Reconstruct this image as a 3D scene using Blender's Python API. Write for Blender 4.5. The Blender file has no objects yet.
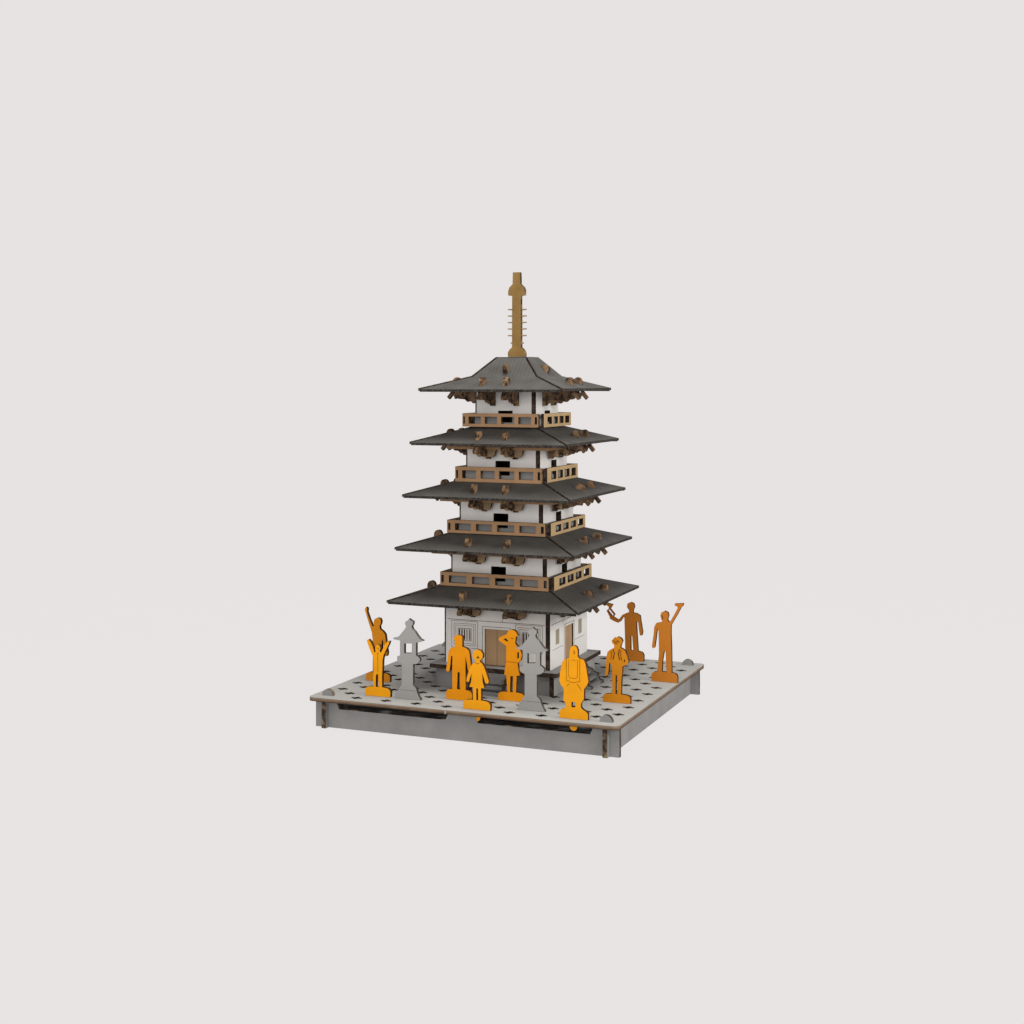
import bpy, bmesh, math
from mathutils import Vector, Matrix
from mathutils.geometry import delaunay_2d_cdt

S = bpy.context.scene
COL = S.collection
PT = 0.0115                     # thickness of the top sheet
T = 0.0145                      # board thickness (1 unit = width of the base)

# ------------------------------------------------------------------ materials
def new_mat(name):
    m = bpy.data.materials.new(name); m.use_nodes = True
    nt = m.node_tree; nt.nodes.clear()
    return m, nt

def N(nt, kind, **kw):
    n = nt.nodes.new(kind)
    for k, v in kw.items(): setattr(n, k, v)
    return n

def card(name, col, var=0.10, rough=0.82, fibre=0.5, spec=0.25, tile_axis=None, tile=0.0):
    """Painted fibre board: mottled colour, fine fibre grain, light bump."""
    m, nt = new_mat(name); L = nt.links
    out = N(nt, 'ShaderNodeOutputMaterial'); b = N(nt, 'ShaderNodeBsdfPrincipled')
    L.new(b.outputs[0], out.inputs[0])
    b.inputs['Roughness'].default_value = rough
    b.inputs['Specular IOR Level'].default_value = spec
    tc = N(nt, 'ShaderNodeTexCoord')
    n1 = N(nt, 'ShaderNodeTexNoise'); n1.inputs['Scale'].default_value = 17; n1.inputs['Detail'].default_value = 5
    n2 = N(nt, 'ShaderNodeTexNoise'); n2.inputs['Scale'].default_value = 260; n2.inputs['Detail'].default_value = 3
    L.new(tc.outputs['Object'], n1.inputs['Vector']); L.new(tc.outputs['Object'], n2.inputs['Vector'])
    mx = N(nt, 'ShaderNodeMath', operation='ADD'); 
    m2 = N(nt, 'ShaderNodeMath', operation='MULTIPLY'); m2.inputs[1].default_value = fibre
    L.new(n2.outputs['Fac'], m2.inputs[0]); L.new(n1.outputs['Fac'], mx.inputs[0]); L.new(m2.outputs[0], mx.inputs[1])
    mr = N(nt, 'ShaderNodeMapRange')
    mr.inputs['From Min'].default_value = 0.3; mr.inputs['From Max'].default_value = 0.75 + fibre*0.75
    mr.inputs['To Min'].default_value = 1-var; mr.inputs['To Max'].default_value = 1+var
    L.new(mx.outputs[0], mr.inputs['Value'])
    fac = mr.outputs[0]
    if tile_axis:
        sp = N(nt, 'ShaderNodeSeparateXYZ'); L.new(tc.outputs['Object'], sp.inputs[0])
        mo = N(nt, 'ShaderNodeMath', operation='MULTIPLY'); mo.inputs[1].default_value = 2*math.pi/0.0125
        L.new(sp.outputs[tile_axis], mo.inputs[0])
        si = N(nt, 'ShaderNodeMath', operation='SINE'); L.new(mo.outputs[0], si.inputs[0])
        mr2 = N(nt, 'ShaderNodeMapRange'); mr2.inputs['From Min'].default_value = 0.55; mr2.inputs['From Max'].default_value = 1.0
        mr2.inputs['To Min'].default_value = 1.0; mr2.inputs['To Max'].default_value = 1-tile
        L.new(si.outputs[0], mr2.inputs['Value'])
        mm = N(nt, 'ShaderNodeMath', operation='MULTIPLY'); L.new(fac, mm.inputs[0]); L.new(mr2.outputs[0], mm.inputs[1]); fac = mm.outputs[0]
    v = N(nt, 'ShaderNodeVectorMath', operation='SCALE'); v.inputs[0].default_value = col
    L.new(fac, v.inputs['Scale']); L.new(v.outputs[0], b.inputs['Base Color'])
    bp = N(nt, 'ShaderNodeBump'); bp.inputs['Strength'].default_value = 0.12; bp.inputs['Distance'].default_value = 0.0015
    L.new(n2.outputs['Fac'], bp.inputs['Height']); L.new(bp.outputs[0], b.inputs['Normal'])
    return m

def burnt(name, dark, lightc, scale=70, lo=0.40, hi=0.72):
    """Laser-cut edge: mostly scorched, with paler fibre showing in places."""
    m, nt = new_mat(name); L = nt.links
    out = N(nt, 'ShaderNodeOutputMaterial'); b = N(nt, 'ShaderNodeBsdfPrincipled')
    L.new(b.outputs[0], out.inputs[0]); b.inputs['Roughness'].default_value = 0.9; b.inputs['Specular IOR Level'].default_value = 0.15
    tc = N(nt, 'ShaderNodeTexCoord'); n = N(nt, 'ShaderNodeTexNoise'); n.inputs['Scale'].default_value = scale; n.inputs['Detail'].default_value = 4
    L.new(tc.outputs['Object'], n.inputs['Vector'])
    r = N(nt, 'ShaderNodeValToRGB')
    r.color_ramp.elements[0].position = lo; r.color_ramp.elements[0].color = (*dark, 1)
    r.color_ramp.elements[1].position = hi; r.color_ramp.elements[1].color = (*lightc, 1)
    L.new(n.outputs['Fac'], r.inputs[0]); L.new(r.outputs[0], b.inputs['Base Color'])
    return m

def layered(name):
    """Edge of the base sheet: two scorched outer skins round a tan core."""
    m, nt = new_mat(name); L = nt.links
    out = N(nt, 'ShaderNodeOutputMaterial'); b = N(nt, 'ShaderNodeBsdfPrincipled')
    L.new(b.outputs[0], out.inputs[0]); b.inputs['Roughness'].default_value = 0.9; b.inputs['Specular IOR Level'].default_value = 0.15
    tc = N(nt, 'ShaderNodeTexCoord'); sp = N(nt, 'ShaderNodeSeparateXYZ'); L.new(tc.outputs['Object'], sp.inputs[0])
    n = N(nt, 'ShaderNodeTexNoise'); n.inputs['Scale'].default_value = 28; n.inputs['Detail'].default_value = 3
    L.new(tc.outputs['Object'], n.inputs['Vector'])
    a = N(nt, 'ShaderNodeMath', operation='MULTIPLY_ADD'); a.inputs[1].default_value = 0.006; a.inputs[2].default_value = -0.003
    L.new(n.outputs['Fac'], a.inputs[0])
    s = N(nt, 'ShaderNodeMath', operation='ADD'); L.new(sp.outputs['Z'], s.inputs[0]); L.new(a.outputs[0], s.inputs[1])
    mr = N(nt, 'ShaderNodeMapRange'); mr.inputs['From Min'].default_value = -PT; mr.inputs['From Max'].default_value = 0
    L.new(s.outputs[0], mr.inputs['Value'])
    r = N(nt, 'ShaderNodeValToRGB'); cr = r.color_ramp
    cr.elements[0].position = 0.0; cr.elements[0].color = (0.06, 0.04, 0.028, 1)
    cr.elements[1].position = 1.0; cr.elements[1].color = (0.17, 0.14, 0.11, 1)
    for p, c in ((0.25, (0.08, 0.05, 0.034)), (0.38, (0.20, 0.135, 0.085)), (0.52, (0.11, 0.07, 0.045)), (0.68, (0.22, 0.16, 0.11))):
        e = cr.elements.new(p); e.color = (*c, 1)
    L.new(mr.outputs[0], r.inputs[0]); L.new(r.outputs[0], b.inputs['Base Color'])
    return m

M = {}
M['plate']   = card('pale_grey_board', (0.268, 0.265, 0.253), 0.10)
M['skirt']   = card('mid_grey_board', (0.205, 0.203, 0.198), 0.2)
M['lantern'] = card('grey_board', (0.275, 0.27, 0.26), 0.11)
M['white']   = card('off_white_board', (0.62, 0.607, 0.588), 0.06)
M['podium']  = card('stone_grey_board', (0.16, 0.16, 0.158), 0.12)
M['roof_x']  = card('charcoal_board_front', (0.051, 0.0478, 0.0440), 0.40, 0.75, tile_axis='X', tile=0.28)
M['roof_y']  = card('charcoal_board_side', (0.051, 0.0478, 0.0440), 0.40, 0.75, tile_axis='Y', tile=0.28)
M['kraft']   = card('kraft_board', (0.285, 0.168, 0.088), 0.2)
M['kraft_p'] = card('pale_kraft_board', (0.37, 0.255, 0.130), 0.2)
M['door']    = card('brown_kraft_board', (0.33, 0.215, 0.118), 0.18)
M['bracket'] = None
M['arm']     = card('olive_kraft_board', (0.215, 0.150, 0.085), 0.4)
M['spire']   = card('golden_brown_board', (0.160, 0.094, 0.026), 0.45)
M['orange']  = card('orange_board', (0.65, 0.238, 0.005), 0.15, spec=0.1)
M['lit']   = card('lit_orange_board', (0.69, 0.285, 0.007), 0.15, spec=0.1)  # orange brightened for the front row, light put into the colour
M['shaded']    = card('shaded_orange_board', (0.40, 0.138, 0.016), 0.12, spec=0.1)  # orange darkened for the far figures, light falloff put into the colour
M['dimmed']   = card('dimmed_orange_board', (0.50, 0.185, 0.009), 0.15, spec=0.1)  # orange dimmed for the middle-depth figures, painted light falloff
M['inside']  = card('darkened_inner_board', (0.055, 0.038, 0.028), 0.2)  # inner faces coloured dark so the openings stay in shade
M['pane']    = card('window_shutter_board', (0.30, 0.26, 0.20), 0.12)
M['bracket'] = burnt('brown_kraft_scorched', (0.030, 0.019, 0.012), (0.21, 0.132, 0.078), 48, 0.36, 0.62)
M['corner']  = burnt('scorched_corner_edge', (0.035, 0.024, 0.017), (0.20, 0.15, 0.095), 38, 0.48, 0.66)
M['burnt']   = burnt('scorched_edge', (0.018, 0.012, 0.009), (0.075, 0.05, 0.035))
M['burnt_k'] = burnt('scorched_kraft_edge', (0.03, 0.017, 0.010), (0.30, 0.18, 0.09), 60, 0.45, 0.75)
M['burnt_o'] = burnt('scorched_orange_edge', (0.035, 0.014, 0.005), (0.16, 0.06, 0.012), 60, 0.42, 0.75)
M['burnt_g'] = burnt('scorched_grey_edge', (0.035, 0.030, 0.025), (0.11, 0.10, 0.085), 60, 0.42, 0.75)
M['burnt_r'] = burnt('scorched_eave_edge', (0.010, 0.008, 0.007), (0.055, 0.047, 0.04), 150, 0.38, 0.66)
M['layers']  = layered('layered_sheet_edge')
M['line']    = burnt('engraved_line', (0.07, 0.048, 0.035), (0.20, 0.16, 0.125), 90, 0.4, 0.75)
M['line_o']  = burnt('engraved_line_orange', (0.055, 0.018, 0.005), (0.17, 0.055, 0.008), 90, 0.4, 0.75)
M['slot']    = burnt('deep_engraving', (0.022, 0.016, 0.013), (0.08, 0.06, 0.05), 90, 0.4, 0.75)

# ------------------------------------------------------------------ mesh tools
PLANES = {                      # (u axis, v axis, outward normal)
    'front': (Vector((1,0,0)),  Vector((0,0,1)), Vector((0,-1,0))),
    'right': (Vector((0,1,0)),  Vector((0,0,1)), Vector((1,0,0))),
    'back':  (Vector((-1,0,0)), Vector((0,0,1)), Vector((0,1,0))),
    'left':  (Vector((0,-1,0)), Vector((0,0,1)), Vector((-1,0,0))),
    'flat':  (Vector((1,0,0)),  Vector((0,1,0)), Vector((0,0,1))),
}

def link(name, me, parent=None):
    o = bpy.data.objects.new(name, me); COL.objects.link(o)
    if parent: o.parent = parent
    return o

def area2(p): return sum(p[i-1][0]*p[i][1]-p[i][0]*p[i-1][1] for i in range(len(p)))/2

def add_plate(bm, outline, holes, plane, offset, t, mi=(0, 1, 0), lines=(), hole_mi=None):
    """Laser-cut sheet. outline/holes are 2-D loops in the plane's (u, v);
    the outer face lies at `offset` along the normal, the sheet is t thick behind it.
    mi = material index of (outer face, cut edge, inner face); lines = (loop, closed, width, material index)."""
    U, V, W = PLANES[plane]
    loops = [list(outline) if area2(outline) > 0 else list(outline)[::-1]]
    loops += [list(h)[::-1] if area2(h) > 0 else list(h) for h in holes]
    vs, es = [], []
    for lp in loops:
        k = len(vs); vs += [Vector(q) for q in lp]
        es += [(k+i, k+(i+1) % len(lp)) for i in range(len(lp))]
    rv, re_, rf, *_ = delaunay_2d_cdt(vs, es, [], 0, 1e-7)
    def inside(p, lp):
        c = False
        for (x1, y1), (x2, y2) in zip(lp, lp[1:]+lp[:1]):
            if (y1 > p.y) != (y2 > p.y) and p.x < (x2-x1)*(p.y-y1)/(y2-y1)+x1: c = not c
        return c
    bb = [(min(q[0] for q in l), max(q[0] for q in l), min(q[1] for q in l), max(q[1] for q in l)) for l in loops]
    def keep(f):
        c = sum((rv[i] for i in f), Vector((0, 0)))/len(f)
        if abs(area2([rv[i] for i in f])) < 1e-12: return False
        if not inside(c, loops[0]): return False
        return not any(b[0] < c.x < b[1] and b[2] < c.y < b[3] and inside(c, l) for l, b in zip(loops[1:], bb[1:]))
    rf = [f for f in rf if keep(f)]
    top = [bm.verts.new(U*q.x + V*q.y + W*offset) for q in rv]
    bot = [bm.verts.new(U*q.x + V*q.y + W*(offset-t)) for q in rv]
    cnt = {}
    for f in rf:
        f = list(f)
        if area2([rv[i] for i in f]) < 0: f = f[::-1]
        a = bm.faces.new([top[i] for i in f]); a.material_index = mi[0]
        b = bm.faces.new([bot[i] for i in reversed(f)]); b.material_index = mi[2]
        for i in range(len(f)): cnt[(f[i], f[(i+1) % len(f)])] = 1
    for (i, j) in cnt:
        if (j, i) not in cnt:
            s = bm.faces.new((top[i], bot[i], bot[j], top[j])); s.material_index = mi[1] if hole_mi is None or math.hypot(*rv[i]) > 0.66 or max(abs(rv[i].x), abs(rv[i].y)) > H-.021 else hole_mi
    for lp, closed, w, k in lines: add_line(bm, lp, closed, w, plane, offset+0.0005, k)

def add_line(bm, lp, closed, w, plane, offset, k):
    """Engraved line: a hair-thin scorched ribbon on the sheet's face."""
    U, V, W = PLANES[plane]; P = [Vector(q) for q in lp]; n = len(P)
    for i in range(n if closed else n-1):
        a, b = P[i], P[(i+1) % n]; d = (b-a).normalized(); q = Vector((-d.y, d.x))*w/2; e = d*w/2
        c = [a-e-q, b+e-q, b+e+q, a-e+q]
        f = bm.faces.new([bm.verts.new(U*x.x+V*x.y+W*(offset+i*2e-5)) for x in c]); f.material_index = k

def add_box(bm, lo, hi, mi=0):
    v = [bm.verts.new((x, y, z)) for x in (lo[0], hi[0]) for y in (lo[1], hi[1]) for z in (lo[2], hi[2])]
    for q in ((0,1,3,2), (4,6,7,5), (0,4,5,1), (2,3,7,6), (0,2,6,4), (1,5,7,3)):
        bm.faces.new([v[i] for i in q]).material_index = mi

def finish(name, bm, mats, parent=None):
    me = bpy.data.meshes.new(name); bm.normal_update(); bm.to_mesh(me); bm.free()
    for m in mats: me.materials.append(m)
    return link(name, me, parent)

def plate(name, outline, holes, plane, offset, mats, parent, t=T, lines=(), mi=(0, 1, 0), hole_mi=None):
    bm = bmesh.new(); add_plate(bm, outline, holes, plane, offset, t, mi, lines, hole_mi)
    return finish(name, bm, mats, parent)

def rect(x0, y0, x1, y1): return [(x0, y0), (x1, y0), (x1, y1), (x0, y1)]

def arc(cx, cy, r, a0, a1, n=10, ry=None):
    ry = ry or r
    return [(cx+r*math.cos(math.radians(a0+(a1-a0)*i/n)), cy+ry*math.sin(math.radians(a0+(a1-a0)*i/n))) for i in range(n+1)]

def thing(name, label, cat, loc=(0, 0, 0), group=None):
    o = bpy.data.objects.new(name, None); COL.objects.link(o); o.location = loc
    o.empty_display_size = 0.05
    o['label'] = label; o['category'] = cat
    if group: o['group'] = group
    return o

# ------------------------------------------------------------------ base
H = 0.4955
ZB = -0.0965
base = thing('display_base', 'square pale grey board base with rows of plus-shaped slots under the pagoda', 'base')
FIGPOS = {}
FIG = {
'waver': (-.4,-.2,.0288, [(-.0471, .2291), (-.0429, .2366), (-.0383, .2328), (-.0393, .2211), (-.0295, .1956), (-.0189, .1752), (-.0133, .1787), (-.0154, .1902), (-.0119, .1999), (-.002, .2046), (.0074, .2027), (.0113, .1951), (.0099, .1856), (.0057, .1781), (.0074, .1688), (.0179, .162), (.0253, .1537), (.0273, .1429), (.0294, .1289), (.0322, .1072), (.0343, .0933), (.0319, .0837), (.0253, .0823), (.0232, .1066), (.019, .1282), (.0155, .138), (.0134, .1247), (.0134, .0871), (.0148, .0288), (.0022, .0288), (.0008, .0736), (-.002, .0734), (-.0041, .0288), (-.0189, .0288), (-.0182, .0847), (-.0189, .135), (-.0217, .1568), (-.0259, .1675), (-.0365, .1967)], []),
'kid': (-.3,-.4,.0291, [(-.0376, .1695), (-.0315, .1729), (-.0241, .165), (-.0167, .1506), (-.0114, .1336), (-.0067, .1369), (-.009, .1452), (-.0067, .1543), (-.0, .1593), (.0067, .1558), (.0093, .1465), (.006, .1379), (.0107, .1346), (.016, .144), (.026, .1626), (.0343, .1715), (.0406, .1714), (.0376, .1628), (.0286, .1449), (.0193, .1257), (.0167, .1112), (.016, .0872), (.0147, .0633), (.0147, .0291), (.0033, .0291), (.0023, .0653), (-.0014, .0704), (-.006, .0646), (-.0067, .0291), (-.0147, .0291), (-.0154, .0549), (-.0134, .079), (-.0141, .0999), (-.0154, .1202), (-.0224, .1322), (-.0315, .1525)], []),
'lantern': (-.2,-.4,None, [(-.0427, .0), (-.0398, .0123), (-.0302, .0251), (-.0273, .0307), (-.0199, .0407), (-.0184, .0435), (-.0184, .1049), (-.0302, .1115), (-.0344, .1184), (-.0338, .1273), (-.0243, .1299), (-.0243, .1766), (-.0421, .1781), (-.0493, .1819), (-.0362, .1852), (-.0273, .1898), (-.0169, .2025), (-.0089, .2111), (-.0036, .2208), (-.008, .2285), (-.0051, .2361), (.0029, .2398), (.0059, .2448), (.0112, .2404), (.0194, .2369), (.0194, .2289), (.0147, .222), (.0177, .2136), (.0259, .2067), (.0332, .1966), (.0435, .1853), (.0546, .1808), (.0435, .176), (.0294, .1737), (.0294, .1352), (.0376, .131), (.0423, .1255), (.0406, .1168), (.0318, .1101), (.0194, .1073), (.0194, .0439), (.0288, .0367), (.0335, .0225), (.0391, .011), (.045, .0014)], [[(-.0101, .1683), (.0156, .1701), (.0156, .1408), (-.0101, .1389)]]),
'cap': (-.05,-.35,.0327, [(-.0191, .1835), (-.0139, .1929), (-.0063, .1965), (.0029, .1968), (.0106, .194), (.0106, .1626), (.0228, .1592), (.0325, .1516), (.035, .1391), (.0374, .1169), (.0404, .0962), (.038, .0904), (.0313, .0899), (.0289, .0939), (.0252, .116), (.021, .1331), (.021, .0877), (.0216, .0327), (.0038, .0327), (.0026, .0849), (-.0047, .0843), (-.0066, .0327), (-.0225, .0327), (-.0225, .0843), (-.0219, .1321), (-.0262, .1324), (-.0281, .112), (-.0311, .0887), (-.0336, .0846), (-.041, .084), (-.0431, .0883), (-.0385, .1168), (-.0348, .1453), (-.0293, .1547), (-.0139, .1608), (-.0139, .1791)], []),
'girl': (.05,-.45,.0287, [(-.0135, .1602), (-.0105, .1699), (-.0046, .175), (.0028, .1774), (.0131, .1746), (.0196, .1648), (.0179, .153), (.0102, .1461), (.0102, .1415), (.0167, .1379), (.0237, .1276), (.0314, .1065), (.0387, .0853), (.0352, .0796), (.0279, .0806), (.0214, .0989), (.0176, .1103), (.019, .0837), (.0243, .0657), (.0137, .0648), (.0137, .0287), (.0049, .0287), (.004, .0635), (-.0013, .063), (-.001, .0287), (-.0111, .0287), (-.0126, .0659), (-.0238, .0661), (-.0179, .0807), (-.0158, .1055), (-.0218, .0913), (-.0247, .0813), (-.0327, .0806), (-.0313, .0933), (-.0229, .1185), (-.0149, .1328), (-.0034, .1402), (-.0034, .1459), (-.0114, .1508)], []),
'woman': (.1,-.3,.027, [(-.0147, .2008), (-.0127, .2061), (-.0081, .2121), (.002, .2156), (.0116, .213), (.0192, .2031), (.0212, .1981), (.0147, .1953), (.0137, .1834), (.0122, .1748), (.0187, .1678), (.026, .1608), (.0318, .1506), (.0341, .139), (.0298, .1246), (.0202, .1161), (.0235, .0924), (.0273, .079), (.0177, .0783), (.0152, .027), (.0051, .027), (.0058, .0757), (-.003, .075), (-.004, .027), (-.0119, .027), (-.0167, .077), (-.0226, .0774), (-.0208, .096), (-.0167, .1152), (-.0167, .166), (-.031, .1744), (-.0407, .1815), (-.0401, .188), (-.0284, .1947)], [[(-.0254, .185), (-.0147, .1895), (-.0127, .1839), (-.0086, .1786), (-.017, .1801)], [(.0197, .1485), (.0243, .1501), (.0258, .1384), (.0243, .1312), (.0197, .1297)]]),
'monk': (.35,-.45,.034, [(-.011, .1949), (-.0077, .2055), (.0002, .2103), (.0086, .2069), (.0125, .1979), (.0125, .1789), (.0181, .1745), (.0303, .1717), (.0359, .16), (.0414, .1288), (.0448, .1105), (.04, .0996), (.0317, .0884), (.0309, .0592), (.0253, .0513), (.022, .0452), (.022, .034), (.0052, .034), (.0052, .0496), (-.006, .0486), (-.006, .034), (-.0214, .034), (-.0228, .044), (-.0307, .0508), (-.029, .086), (-.0383, .0953), (-.0425, .1062), (-.0411, .1276), (-.0346, .16), (-.0279, .169), (-.0127, .1744)], []),
'vest': (.4,-.2,.0267, [(-.0156, .1845), (-.0088, .1944), (-.0034, .1948), (.0034, .1988), (.0144, .1941), (.0183, .1862), (.0137, .1758), (.0112, .1658), (.0169, .1639), (.0266, .158), (.0317, .1439), (.0375, .128), (.0351, .1208), (.0278, .1156), (.0181, .1102), (.0171, .089), (.0151, .0701), (.0137, .0267), (.0025, .0267), (.0017, .0831), (-.0029, .0839), (-.0034, .0267), (-.0137, .0267), (-.0142, .0772), (-.0152, .1147), (-.023, .1192), (-.0264, .0856), (-.0309, .0777), (-.0363, .0806), (-.0345, .0991), (-.0321, .1345), (-.0284, .1512), (-.021, .1576), (-.0076, .1654), (-.0078, .1734), (-.0132, .1781)], [[(.0225, .1264), (.0254, .1336), (.0271, .1296), (.0244, .1228)]]),
'device': (.25,.45,.0358, [(-.0165, .1851), (-.0148, .1974), (-.0032, .2025), (.0075, .198), (.0101, .1867), (.0055, .1752), (.0048, .1666), (.0184, .1648), (.03, .1576), (.0333, .1339), (.0389, .1023), (.0366, .0904), (.03, .0899), (.0267, .1079), (.0234, .1364), (.0174, .1386), (.0171, .1232), (.0187, .0946), (.0227, .0358), (.0061, .0358), (.0022, .0871), (-.0038, .0879), (-.0032, .0358), (-.0225, .0358), (-.0238, .0917), (-.0258, .1505), (-.0331, .1456), (-.0398, .1339), (-.0482, .1286), (-.0633, .1334), (-.078, .1408), (-.0787, .1472), (-.0901, .1684), (-.0821, .1759), (-.0827, .1823), (-.0935, .1888), (-.0868, .1943), (-.068, .1903), (-.074, .1809), (-.0774, .1749), (-.0609, .156), (-.0666, .148), (-.0499, .1387), (-.0418, .145), (-.0331, .1568), (-.0231, .1622), (-.0091, .1676), (-.0091, .1743)], [[(-.0864, .168), (-.0797, .1735), (-.0643, .1555), (-.0713, .1502)]]),
'hailer': (.45,.15,.0327, [(-.0133, .2127), (-.0102, .2225), (.0005, .2285), (.0112, .2238), (.0137, .2135), (.01, .2014), (.0124, .1947), (.0192, .1958), (.0326, .2192), (.0441, .2407), (.0417, .2452), (.0338, .2474), (.0344, .2537), (.0617, .2562), (.0605, .2476), (.0544, .2425), (.0417, .2183), (.0295, .1976), (.0216, .1835), (.021, .1561), (.0228, .1147), (.024, .0327), (.0069, .0327), (.0039, .099), (-.001, .1011), (-.0065, .0694), (-.0084, .0327), (-.0237, .0327), (-.0179, .0879), (-.0182, .1117), (-.0194, .1623), (-.0225, .1704), (-.0256, .1619), (-.0286, .1348), (-.0326, .1083), (-.0391, .1055), (-.0413, .1131), (-.0354, .1523), (-.0336, .1748), (-.0274, .1868), (-.0133, .1907), (-.0065, .1935), (-.0096, .2011)], []),
}
occupied = {(round(v[0]/0.05), round(v[1]/0.05)) for v in FIG.values()} | {(4, -8)}
ol = []
for cx, cy, a in ((H-.02, -H+.02, -90), (H-.02, H-.02, 0), (-H+.02, H-.02, 90), (-H+.02, -H+.02, 180)):
    ol += arc(cx, cy, .02, a, a+90, 6)
holes = []
A, B, A2 = 0.0175, 0.0066, 0.0145
for i in range(-9, 10):
    for j in range(-9, 10):
        if (i+j) % 2 or (i, j) in occupied or (abs(i) < 4 and abs(j) < 4) or (abs(i) == 9 and abs(j) == 9): continue
        if (abs(i) <= 5 and abs(j) == 1) or (abs(j) <= 5 and abs(i) == 1): continue      # under the stairs
        x, y = i*.05, j*.05
        holes.append([(x-A, y-B), (x-B, y-B), (x-B, y-A2), (x+B, y-A2), (x+B, y-B), (x+A, y-B), (x+A, y+B), (x+B, y+B), (x+B, y+A2), (x-B, y+A2), (x-B, y+B), (x-A, y+B)])
plate('top_plate', ol, holes, 'flat', 0.0, [M['plate'], M['layers'], M['skirt'], M['burnt']], base, t=PT, mi=(0, 1, 2), hole_mi=3)
bmn = bmesh.new(); bmn.from_mesh(base.children[0].data)
add_box(bmn, (-.0360, -H-.0005, -PT+.0002), (-.0315, -H+.002, -.0014), 0)        # small holding nick left uncut on the front edge
bmn.to_mesh(base.children[0].data); bmn.free()
q = 0.487
def skirt_outline(end, tabs):
    zt = -PT-0.0003
    o = [(-end, ZB), (end, ZB), (end, zt)]
    for c in tabs[::-1]:
        o += [(c+.019, zt), (c+.019, 0.001)] + arc(c, 0.001, .019, 0, 180, 10) + [(c-.019, zt)]
    return o + [(-end, zt)]
def skirt(plane, off, end, tabs, slots):
    o = skirt_outline(end, tabs)
    # long slanted cut-outs along the top edge
    if slots:
        zt = -PT-0.0003
        k = [i for i, p in enumerate(o) if abs(p[0]-(tabs[1]-.019)) < 1e-6 and abs(p[1]-zt) < 1e-6][0]
        cut = []
        for a, b in ((0.042, 0.412), (-0.418, -0.038)):
            cut += [(b, zt), (b-.012, -.0385), (a+.012, -.0385), (a, zt)]
        o = o[:k+1] + cut + o[k+1:]
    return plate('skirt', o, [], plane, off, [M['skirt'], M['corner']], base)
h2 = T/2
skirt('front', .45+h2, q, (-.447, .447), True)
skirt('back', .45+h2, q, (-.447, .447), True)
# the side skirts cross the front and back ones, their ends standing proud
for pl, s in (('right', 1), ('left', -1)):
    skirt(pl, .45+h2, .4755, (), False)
plate('light_block_plate', rect(-.4415, -.4415, .4415, .4415), [], 'flat', ZB+.010, [M['plate'], M['burnt'], M['skirt']], base, t=.008, mi=(0, 1, 2))  # added unseen sheet, blocks the floor glow so the skirt slots look dark

# ------------------------------------------------------------------ pagoda
pag = thing('pagoda_model', 'five-storey board pagoda with charcoal roofs, white walls, brown railings and golden spire', 'pagoda model')
R  = [0.3152, 0.2967, 0.2792, 0.2614, 0.2409]           # eave half widths, lowest first
ZE = [0.2807, 0.4457, 0.6104, 0.7754, 0.9429]
WW = [0.1778, 0.1620, 0.1420, 0.1260, 0.1035]           # wall half widths
SL = 0.305; RT = 0.0080
BX = [0.0755, 0.0645, 0.0530, 0.0455, 0.0400]           # bracket spacing

RW = [0.1885, 0.1720, 0.1525, 0.1350]
RH = [0.0430, 0.0405, 0.0475, 0.0425]
RZ = [0.3190, 0.4848, 0.6465, 0.8205]

# podium, platform and stairs
PW = 0.1975
for pl in ('front', 'right', 'back', 'left'):
    off = PW
    a, b = {'front': (-PW, PW-T-.0004), 'right': (-PW, PW), 'back': (-PW+T+.0004, PW-T-.0004), 'left': (-PW, PW-T-.0004)}[pl]
    m = M['podium'] if pl in ('front', 'back') else M['plate']  # side walls take the paler board, painting in the light they catch
    plate('podium_wall', rect(a, 0.0008, b, 0.0602), [], pl, off, [m, M['burnt']], pag)
PL = 0.2135
plate('platform', rect(-PL, -PL, PL, PL), [], 'flat', 0.0735, [M['lantern'], M['burnt'], M['podium']], pag, t=.0128, mi=(0, 1, 2))
STEP = [(.198, .0008), (.273, .0008), (.273, .0090), (.263, .0115), (.258, .0210), (.255, .0310), (.242, .0350), (.236, .0440), (.222, .0480), (.216, .0600), (.198, .0600)]
def stair(ang):
    bm = bmesh.new()
    for c in (-.0485, .063):      # two stringers (in y-z) and three treads, built facing -y
        add_plate(bm, [(-p[0], p[1]) for p in STEP], [], 'right', c, T, (0, 1, 0))
    for y0, z0 in ((.268, .010), (.253, .026), (.236, .040)):
        add_box(bm, (-.0480, -y0+.002, z0-.0095), (.0480, -y0+.0165, z0-.001))
    add_box(bm, (-.0480, -.2185, .002), (.0480, -.2160, .0595))
    bmesh.ops.rotate(bm, verts=bm.verts, matrix=Matrix.Rotation(ang, 3, 'Z'))
    return finish('stair', bm, [M['podium'], M['burnt']], pag)
for k in range(4): stair(k*math.pi/2)

# ---- walls
def window_part(cx, cz, w, h, pl, off, parent):
    n = 5
    ln = [(rect(cx-w/2+.002, cz-h/2+.002, cx+w/2-.002, cz+h/2-.002), True, .0016, 1)]
    for i in range(n):
        x = cx - w/2 + w*(i+.75)/(n+.5)
        ln.append(([(x, cz-h/2+.006), (x, cz+h/2-.006)], False, .0042 if i < 3 else .0030, 2))
    return plate('window', rect(cx-w/2, cz-h/2, cx+w/2, cz+h/2), [], pl, off+.0012, [M['white'], M['line'], M['slot']], parent, t=.0022, lines=ln)

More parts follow.
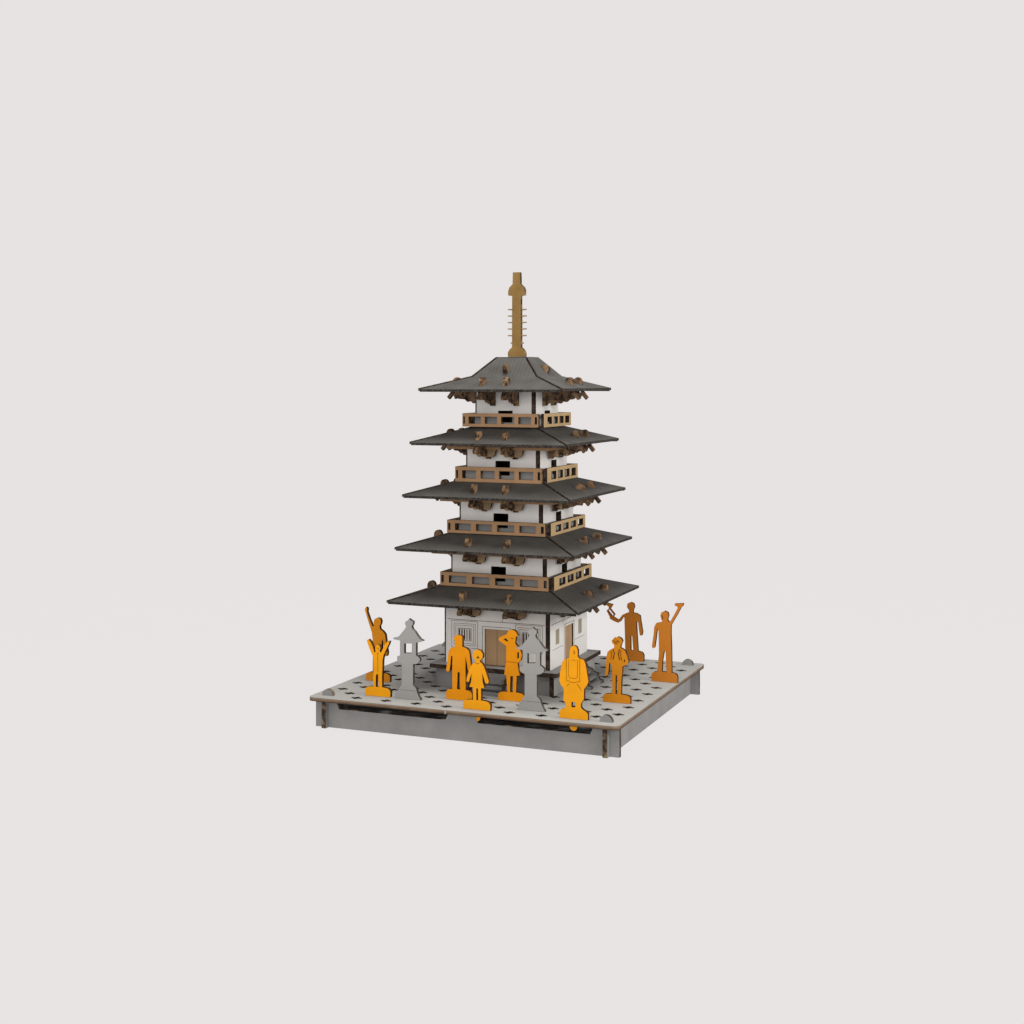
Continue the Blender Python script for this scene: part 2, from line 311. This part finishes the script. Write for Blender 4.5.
def shutter_part(cx, cz, w, h, pl, off, parent):
    return plate('window', rect(cx-w/2, cz-h/2, cx+w/2, cz+h/2), [], pl, off+.0010, [M['pane'], M['line']], parent, t=.0020,
                 lines=[([(cx, cz-h/2+.003), (cx, cz+h/2-.003)], False, .0012, 1)])

for s in range(5):
    w = WW[s]
    z0 = 0.0740 if s == 0 else ZE[s-1] + (R[s-1]-w)*SL - 0.004
    z1 = ZE[s] + (R[s]-w)*SL - RT - 0.0012
    for pl in ('front', 'right', 'back', 'left'):
        a, b = {'front': (-w, w-T-.0004), 'right': (-w, w), 'back': (-w+T+.0004, w-T-.0004), 'left': (-w, w-T-.0004)}[pl]
        if s == 0:
            hole = [rect(-.0400, .0755, .0400, .1890)]
            rows = [([(-.167, .2125), (.160, .2125)], False, .0017, 2), (rect(-.0475, .0750, .0475, .1960), True, .0015, 2),
                    ([(0.02, .2125), (0.02, .238)], False, .0012, 2)]
            if pl in ('front', 'back'):
                for c in (-.1085, .1085):
                    for g in (.0075, .0135, .0215):
                        rows.append((rect(c-.023-g, .1665-.0205-g, c+.023+g, .1665+.0205+g), True, .0013, 2))
            else:
                rows += [([(.055, .1330), (.150, .1330)], False, .0012, 2), ([(-.155, .1330), (-.06, .1330)], False, .0012, 2)]
        else:
            zt = ZE[s-1] + 0.1030 if s < 4 else ZE[s-1] + 0.0960
            hole = [rect(-.0250, z0+.0145, .0250, zt)]
            rows = []
        if pl == 'front': rows = rows + [([(a+.0025, z0+.003), (a+.0025, z1-.003)], False, .0042, 1)]
        wl = plate('wall', rect(a, z0, b, z1), hole, pl, w, [M['white'], M['burnt'], M['line'], M['inside']], pag, lines=rows, mi=(0, 1, 3))
        if s > 0:                                        # grey board round the foot of the wall, behind the railing
            zt2 = RZ[s-1]+RH[s-1]-.004; e = w+.0042; zn = z0+.0145
            a2, b2 = (-e, e) if pl in ('right', 'left') else (-e+.0045, e-.0045)
            plate('wall_foot', [(a2, z0), (b2, z0), (b2, zt2), (.0252, zt2), (.0252, zn), (-.0252, zn), (-.0252, zt2), (a2, zt2)], [], pl, e, [M['skirt'], M['burnt'], M['inside']], wl, t=.0040, mi=(0, 1, 2))
        if s == 0:
            plate('door', rect(-.0396, .0758, .0396, .1885), [], pl, w-.0045, [M['door'], M['burnt'], M['line']], wl, t=.006,
                  lines=[([(0, .077), (0, .188)], False, .0012, 2)])
            for c in (-.1085, .1085):
                if pl in ('front', 'back'): window_part(c, .1665, .047, .042, pl, w, wl)
                else: shutter_part(c-.003, .1685, .030, .046, pl, w, wl)

# ---- roofs
def quad_solid(bm, P, t, mt, me):
    """Sloped slab from a strip of (left, right) point pairs, running from eave to top."""
    up = [[bm.verts.new(p) for p in pr] for pr in P]
    dn = [[bm.verts.new(Vector(p)-Vector((0, 0, t))) for p in pr] for pr in P]
    for i in range(len(P)-1):
        bm.faces.new((up[i][0], up[i][1], up[i+1][1], up[i+1][0])).material_index = mt
        bm.faces.new((dn[i][0], dn[i+1][0], dn[i+1][1], dn[i][1])).material_index = 1
        bm.faces.new((up[i][1], dn[i][1], dn[i+1][1], up[i+1][1])).material_index = me
        bm.faces.new((up[i][0], up[i+1][0], dn[i+1][0], dn[i][0])).material_index = me
    bm.faces.new((up[0][0], dn[0][0], dn[0][1], up[0][1])).material_index = 3
    bm.faces.new((up[-1][0], up[-1][1], dn[-1][1], dn[-1][0])).material_index = me

def bracket_outline(s, ts):
    r, ze, w = R[s], ZE[s], WW[s]
    und = lambda x: ze + (r-x)*SL - RT - .0006
    c = r-.0470
    o = [(w+.0004, ze-.056), (w+.012, ze-.056), (w+.018, ze-.047), (r-.105, ze-.050), (r-.098, ze-.043), (r-.085, ze-.045), (r-.076, ze-.037),
         (r-.062, ze-.036), (r-.056, ze-.028), (r-.047, ze-.033), (r-.041, ze-.036), (r-.037, ze-.025), (r-.032, ze-.023), (r-.020-ts, ze-.037+ts*.5), (r-.013-ts, ze-.029+ts*.5),
         (r-.0300-ts*.3, ze-.008)]
    o += [(c+.0140, und(c+.0140))] + arc(c, ze+(r-c)*SL+.004, .0140, 0, 180, 10, .0165) + [(c-.0140, und(c-.0140))]
    o += [(w+.0004, und(w))]
    return [p for i, p in enumerate(o) if i == 0 or (abs(p[0]-o[i-1][0]) + abs(p[1]-o[i-1][1])) > 1e-6]

ROT = [0, math.pi/2, math.pi, -math.pi/2]
for s in range(5):
    r, ze = R[s], ZE[s]
    root = None
    bmr = bmesh.new()
    if s < 4:
        ri = WW[s+1] + 0.002; prof = [(r, ze), (ri, ze+(r-ri)*SL)]
    else:
        prof = [(r, ze), (.113, ze+(r-.113)*SL), (.0530, 1.0430)]
    for k in range(4):
        g = 0.0052 if k % 2 == 0 else 0.0
        dz = -0.0032 if k % 2 == 0 else 0.0
        b4 = bmesh.new()
        quad_solid(b4, [((-(x-g), -x, z+dz), (x-g, -x, z+dz)) for x, z in prof], RT, 0 if k % 2 == 0 else 4, 2)
        bmesh.ops.rotate(b4, verts=b4.verts, matrix=Matrix.Rotation(ROT[k], 3, 'Z'))
        tmp = bpy.data.meshes.new('tmp'); b4.to_mesh(tmp); b4.free(); bmr.from_mesh(tmp); bpy.data.meshes.remove(tmp)
    if s == 4: add_box(bmr, (-.0515, -.0515, 1.030), (.0515, .0515, 1.0425), 0)
    rf = finish('roof', bmr, [M['roof_x'], M['inside'], M['burnt'], M['burnt_r'], M['roof_y']], pag)
    for k in range(4):
        for sgn in (-1, 1):
            bm = bmesh.new(); bo = bracket_outline(s, .016 if (s, k, sgn) == (0, 1, 1) else 0.0)
            add_plate(bm, [(-p[0], p[1]) for p in bo], [[(-q_[0], q_[1]) for q_ in arc(r-.070, ze-.022, .0050, 0, 315, 7)], [(-q_[0], q_[1]) for q_ in arc(r-.040, ze-.012, .0042, 0, 315, 7)]] if s < 5 else [], 'right', sgn*BX[s]+h2, T, (0, 1, 0))
            bmesh.ops.rotate(bm, verts=bm.verts, matrix=Matrix.Rotation(ROT[k], 3, 'Z'))
            finish('bracket', bm, [M['bracket'], M['burnt_k']], rf)
    if s < 4:                                            # cloud-shaped cross arms near the wall
        for k in range(4):
            for sgn in (-1, 1):
                bm = bmesh.new(); e = .0365; c0 = sgn*BX[s]; zt = ze+(r-WW[s]-.034)*SL-RT-.001; zb2 = ze-.051
                ol2 = [(c0-e, zt), (c0-e, ze-.020), (c0-e+.002, ze-.030)] + arc(c0-.019, ze-.036, .0135, 190, 262, 5) + [(c0-.006, zb2+.004), (c0, zb2), (c0+.006, zb2+.004)] + arc(c0+.019, ze-.036, .0135, 278, 350, 5) + [(c0+e-.002, ze-.030), (c0+e, ze-.020), (c0+e, zt)]
                add_plate(bm, ol2, [], 'front', WW[s]+.034, T*.8, (0, 1, 0))
                bmesh.ops.rotate(bm, verts=bm.verts, matrix=Matrix.Rotation(ROT[k], 3, 'Z'))
                finish('cross_arm', bm, [M['arm'], M['burnt_k']], rf)
    if s == 4:                                           # one more tenon high on each upper slope
        for k in range(4):
            bm = bmesh.new(); c = .094
            zc = ze+(r-.113)*SL + (.113-c)/(.113-.053)*(1.043-(ze+(r-.113)*SL))
            add_plate(bm, arc(-c-.003, zc+.003, .0140, 0, 342, 19), [], 'right', h2, T, (0, 1, 0))
            bmesh.ops.rotate(bm, verts=bm.verts, matrix=Matrix.Rotation(ROT[k], 3, 'Z'))
            finish('tenon', bm, [M['bracket'], M['burnt_k']], rf)
    if 0 < s < 4:                                        # kraft collar under the eaves
        w = WW[s]; e = w+.047
        plate('collar', rect(-e, -e, e, e), [rect(-w-.0006, -w-.0006, w+.0006, w+.0006)], 'flat', ze-.0165, [M['kraft'], M['kraft']], rf, t=.0085)

# ---- railings
OPF = [(.012, .034), (.083, .247), (.300, .463), (.515, .690), (.742, .907), (.957, .986)]
OPS = [(.130, .285), (.345, .500), (.560, .715), (.775, .930)]
for s in range(4):
    w, zb, hh = RW[s], RZ[s], RH[s]
    for pl in ('front', 'right', 'back', 'left'):
        if pl == 'front': a, b, ops = -w, w-.0125, OPF
        elif pl == 'back': a, b, ops = -w+.0125, w, OPF
        elif pl == 'left': a, b, ops = -w-.004, w-.0165, [(.060, .215), (.275, .430), (.490, .620)]
        else: a, b, ops = -w+.0165, w+.004, OPS
        d = b-a
        hs = [rect(a+d*x0, zb+hh*.22, a+d*x1, zb+hh*.76) for x0, x1 in ops]
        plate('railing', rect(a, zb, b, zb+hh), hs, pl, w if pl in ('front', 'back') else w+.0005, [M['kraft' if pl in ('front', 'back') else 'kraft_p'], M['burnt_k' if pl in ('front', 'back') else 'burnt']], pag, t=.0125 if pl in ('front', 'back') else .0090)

# ---- spire
c = []
right = [(.0290, 1.0436), (.0305, 1.0520), (.0290, 1.0600), (.0225, 1.0690), (.0155, 1.0745), (.0150, 1.2410), (.0285, 1.2425), (.0290, 1.2560), (.0250, 1.2680), (.0135, 1.2790), (.0125, 1.3170)]
sp = right + [(-x, z) for x, z in right[::-1]]
spire = plate('spire', sp, [], 'front', h2, [M['spire'], M['burnt_k']], pag)
for z in (1.1145, 1.1360, 1.1570, 1.1780, 1.1990):
    plate('ring', [(.0315, -.004)] + arc(0, .002, .0315, 0, 180, 14, .022) + [(-.0315, -.004), (-.0158, -.004), (-.0158, .0085), (.0158, .0085), (.0158, -.004)], [], 'flat', z, [M['arm'], M['arm']], spire, t=.0036)
plate('ring', [(.0215, -.004)] + arc(0, .002, .0215, 0, 180, 14, .016) + [(-.0215, -.004), (-.0158, -.004), (-.0158, .0085), (.0158, .0085), (.0158, -.004)], [], 'flat', 1.0905, [M['arm'], M['arm']], spire, t=.0042)

# ------------------------------------------------------------------ figures
FT = 0.0135
def pedestal_outline(zt, flare):
    if flare: return [(-.0432, .0006), (.0432, .0006), (.0432, .018), (.039, .024), (.029, .0285), (.0235, zt), (-.0235, zt), (-.029, .0285), (-.039, .024), (-.0432, .018)]
    return [(-.0425, .0006), (.0425, .0006)] + arc(.031, zt*.5, .0125, -10, 80, 6, zt*.44) + [(.0200, zt)] + [(-.0200, zt)] + arc(-.031, zt*.5, .0125, 100, 190, 6, zt*.44)

def figure(key, label, mat, lines=(), flare=False, group='orange board figures of visitors'):
    x, y, zt, body, hs = FIG[key]
    root = thing('board_figure', label, 'figure cutout', (x, y, 0), group)
    plate('figure_body', body, hs, 'front', FT/2, [M[mat], M['burnt_o'], M['line_o']], root, t=FT, lines=lines)
    xs = [p[0] for p in body if abs(p[1]-zt) < 1e-5]
    ped = pedestal_outline(zt, flare)
    pd = plate('pedestal', ped, [], 'front', FT/2, [M[mat if mat != 'lit' else 'lit'], M['burnt_o']], root, t=FT)
    tab = [(-.0115, .0000), (-.0115, -.0210)] + arc(0, -.021, .0115, 180, 360, 8, .0125)[1:-1] + [(.0115, -.0210), (.0115, .0000)]
    plate('tab', tab, [], 'front', FT/2-.0006, [M[mat], M['burnt_o']], root, t=FT-.0012)
    return root

K = 2   # material slot of engraved lines
def el(cx, cy, rx, ry, n=10): return arc(cx, cy, rx, 0, 360-360/n, n-1, ry)
figure('waver', 'orange figure waving one arm high, standing behind the cheering child at the left corner', 'dimmed')
figure('kid', 'small orange child figure with both arms raised, in front of the waving adult', 'lit',
       [([(.0005, .1310), (.0005, .0760)], False, .0011, K), ([(-.0005, .1485), (.004, .1445)], False, .0014, K), ([(-.003, .1320), (.004, .1320)], False, .0010, K)])
figure('cap', 'tall orange man figure in a flat cap, arms down, beside the girl in a dress', 'orange')
figure('girl', 'orange girl figure in a flared dress, at the middle of the front edge', 'lit',
       [([(.0005, .1530), (.0050, .1575), (.0075, .1530)], True, .0024, K), ([(-.0040, .1385), (.0015, .1350), (.0080, .1385)], False, .0012, K)])
figure('woman', 'orange woman figure in a skirt shading her eyes, one hand on hip, before the door', 'orange',
       [([(.0000, .1900), (.0075, .1885)], False, .0016, K), ([(-.0140, .1180), (.0190, .1180)], False, .0010, K)])
figure('monk', 'broad orange figure in a wide-sleeved robe, nearest the front right corner', 'lit',
       [([(-.0215, .1720), (-.0215, .1100)], False, .0012, K), ([(.0190, .1730), (.0190, .1100)], False, .0012, K),
        ([(-.0140, .1700), (-.0150, .1250), (-.0110, .1170), (.0080, .1170), (.0125, .1230), (.0120, .1700)], False, .0010, K),
        ([(-.0210, .1100), (-.0020, .1040), (.0200, .1090)], False, .0011, K), ([(.0100, .1010), (.0190, .0920), (.0230, .0840)], False, .0012, K),
        ([(-.0130, .1010), (-.0190, .0930)], False, .0010, K), ([(.0010, .1960), (.0030, .1930), (.0010, .1890), (.0045, .1870)], False, .0018, K),
        ([(-.0040, .1695), (.0060, .1670)], False, .0010, K)], flare=True)
figure('vest', 'orange man figure in an open waistcoat, hand in pocket, right of the robed figure', 'dimmed',
       [([(-.0105, .1590), (-.0065, .1480), (-.0105, .1310)], False, .0028, K), ([(-.0175, .1560), (-.0150, .1440), (-.0180, .1310)], False, .0018, K),
        ([(.0085, .1600), (.0060, .1470), (.0095, .1310)], False, .0032, K), ([(.0140, .1600), (.0130, .1440), (.0165, .1290)], False, .0020, K),
        ([(-.0090, .1840), (-.0020, .1820), (.0030, .1850), (.0090, .1835)], False, .0022, K), ([(-.0045, .1780), (.0025, .1790)], False, .0020, K),
        ([(-.0150, .1860), (-.0060, .1890), (.0080, .1885)], False, .0010, K)])
figure('device', 'orange figure holding up a small framed device, at the far edge of the base', 'shaded')
figure('hailer', 'orange figure raising one arm with a flat-topped object, by the right edge', 'shaded',
       [([(-.0075, .2130), (-.0050, .2060), (-.0085, .2010)], False, .0026, K)])

def lantern(label, x, y):
    root = thing('stone_lantern_cutout', label, 'lantern cutout', (x, y, 0), 'grey stone lantern cutouts')
    body = FIG['lantern'][3]; hole = FIG['lantern'][4]
    cutz = .0365
    low = [(-.0435, .0006), (.0435, .0006), (.0400, .0110), (.0340, .0225), (.0280, .0360), (-.0240, .0360), (-.0302, .0251), (-.0398, .0123)]
    low = [(-.0435, .0006), (.0450, .0006), (.0391, .0110), (.0335, .0225), (.0288, .0360), (-.0235, .0360), (-.0302, .0251), (-.0398, .0123)]
    shaft = [(-.0235, .0361), (.0288, .0361), (.0194, .0439), (.0194, .1062), (-.0184, .1062), (-.0184, .0435)]
    cap = [p for p in body if p[1] > .1049]
    cap = [(-.0184, .1063)] + [p for p in body if p[1] >= .1073 and p[0] < .0 or p[1] > .22 and p[0] < .003] 
    up = [p for p in body if p[1] >= .1070]
    up = sorted(up, key=lambda p: math.atan2(p[1]-.165, p[0]))
    top = [(-.0184, .1063)] + [p for p in body[7:] if p[1] > .1066] + [(.0194, .1063)]
    base_ = plate('lantern_base', low, [], 'front', FT/2, [M['lantern'], M['burnt_g'], M['line']], root, t=FT, lines=[([(-.029, .0275), (.030, .0275)], False, .0009, 2)])
    plate('lantern_shaft', shaft, [], 'front', FT/2, [M['lantern'], M['burnt_g']], root, t=FT)
    plate('lantern_head', top, hole, 'front', FT/2, [M['lantern'], M['burnt_g'], M['line']], root, t=FT)
    tab = [(-.0115, .0000), (-.0115, -.0210)] + arc(0, -.021, .0115, 180, 360, 8, .0125)[1:-1] + [(.0115, -.0210), (.0115, .0000)]
    plate('tab', tab, [], 'front', FT/2-.0006, [M['lantern'], M['burnt_g']], root, t=FT-.0012)
    return root
l0 = lantern('grey board stone lantern between the cheering child and the man in a cap', -.2, -.4)
l1 = l0.copy(); COL.objects.link(l1); l1.location = (.2, -.4, 0)
l1['label'] = 'grey board stone lantern between the woman shading her eyes and the robed figure'
for ch in list(l0.children):
    c2 = ch.copy(); COL.objects.link(c2); c2.parent = l1

# ------------------------------------------------------------------ studio
BG = (0.799, 0.767, 0.760)
def glow_mat():
    m, nt = new_mat('glowing_sweep'); L = nt.links
    out = N(nt, 'ShaderNodeOutputMaterial'); e = N(nt, 'ShaderNodeEmission'); d = N(nt, 'ShaderNodeBsdfDiffuse'); ad = N(nt, 'ShaderNodeAddShader')
    e.inputs['Color'].default_value = (*BG, 1); e.inputs['Strength'].default_value = 0.995
    d.inputs['Color'].default_value = (0.006, 0.006, 0.006, 1)
    L.new(e.outputs[0], ad.inputs[0]); L.new(d.outputs[0], ad.inputs[1]); L.new(ad.outputs[0], out.inputs[0])
    return m
bm = bmesh.new()
prof = [(0.0, ZB-.0006), (6.0, ZB-.0006), (9.0, ZB-.0006)] + [(9+3*math.sin(a), ZB+3-3*math.cos(a)) for a in [math.radians(10*i) for i in range(1, 10)]] + [(12.0, 6.5)]
seg = 64; rings = []
for r_, z_ in prof:
    rings.append([bm.verts.new((r_*math.cos(2*math.pi*k/seg), r_*math.sin(2*math.pi*k/seg), z_)) for k in range(seg)] if r_ else [bm.verts.new((0, 0, z_))])
for k in range(seg): bm.faces.new((rings[0][0], rings[1][k], rings[1][(k+1) % seg]))
for a, b in zip(rings[1:], rings[2:]):
    for k in range(seg): bm.faces.new((a[k], b[k], b[(k+1) % seg], a[(k+1) % seg]))
bd = finish('glowing_backdrop', bm, [glow_mat()])  # added bowl, glows by itself, lights the model and hides its shadow
for f in bd.data.polygons: f.use_smooth = True
bd['kind'] = 'structure'

w = bpy.data.worlds.new('World'); S.world = w; w.use_nodes = True
bgn = w.node_tree.nodes['Background']; bgn.inputs[0].default_value = (*BG, 1); bgn.inputs[1].default_value = 0.22

def area(name, loc, target, size, power, col):
    l = bpy.data.lights.new(name, 'AREA'); l.shape = 'DISK'; l.size = size; l.energy = power; l.color = col
    o = bpy.data.objects.new(name, l); COL.objects.link(o); o.location = loc
    o.rotation_euler = (Vector(target)-Vector(loc)).to_track_quat('-Z', 'Y').to_euler()
    o.visible_camera = True
    return o
area('key_lamp', (0.5, -2.5, 2.3), (0.1, -0.3, 0.2), 1.2, 26, (1.0, 0.96, 0.90))
area('fill_lamp', (0.6, -6.4, 1.7), (0, 0, 0.4), 2.6, 105, (1.0, 0.98, 0.95))
area('side_lamp', (3.2, -0.7, 1.7), (0, 0, 0.4), 1.2, 80, (1.0, 0.98, 0.94))
area('overhead_softbox', (0.2, -0.45, 3.4), (0, -0.1, 0.2), 1.7, 112, (1.0, 0.985, 0.96))

cam = bpy.data.cameras.new('camera'); co = bpy.data.objects.new('camera', cam); COL.objects.link(co)
co.location = (1.7228, -4.4273, 0.9689); co.rotation_euler = (math.pi/2, 0, 0.4033)
cam.sensor_width = 36; cam.lens = 36*1467.16/1024
cam.shift_x = (512-469.97)/1024; cam.shift_y = -(512-379.98)/1024
cam.clip_start = 0.05; cam.clip_end = 100
S.camera = co
S.render.engine = 'CYCLES'
S.cycles.max_bounces = 6
S.view_settings.view_transform = 'Standard'; S.view_settings.look = 'None'
S.view_settings.exposure = 0; S.view_settings.gamma = 1
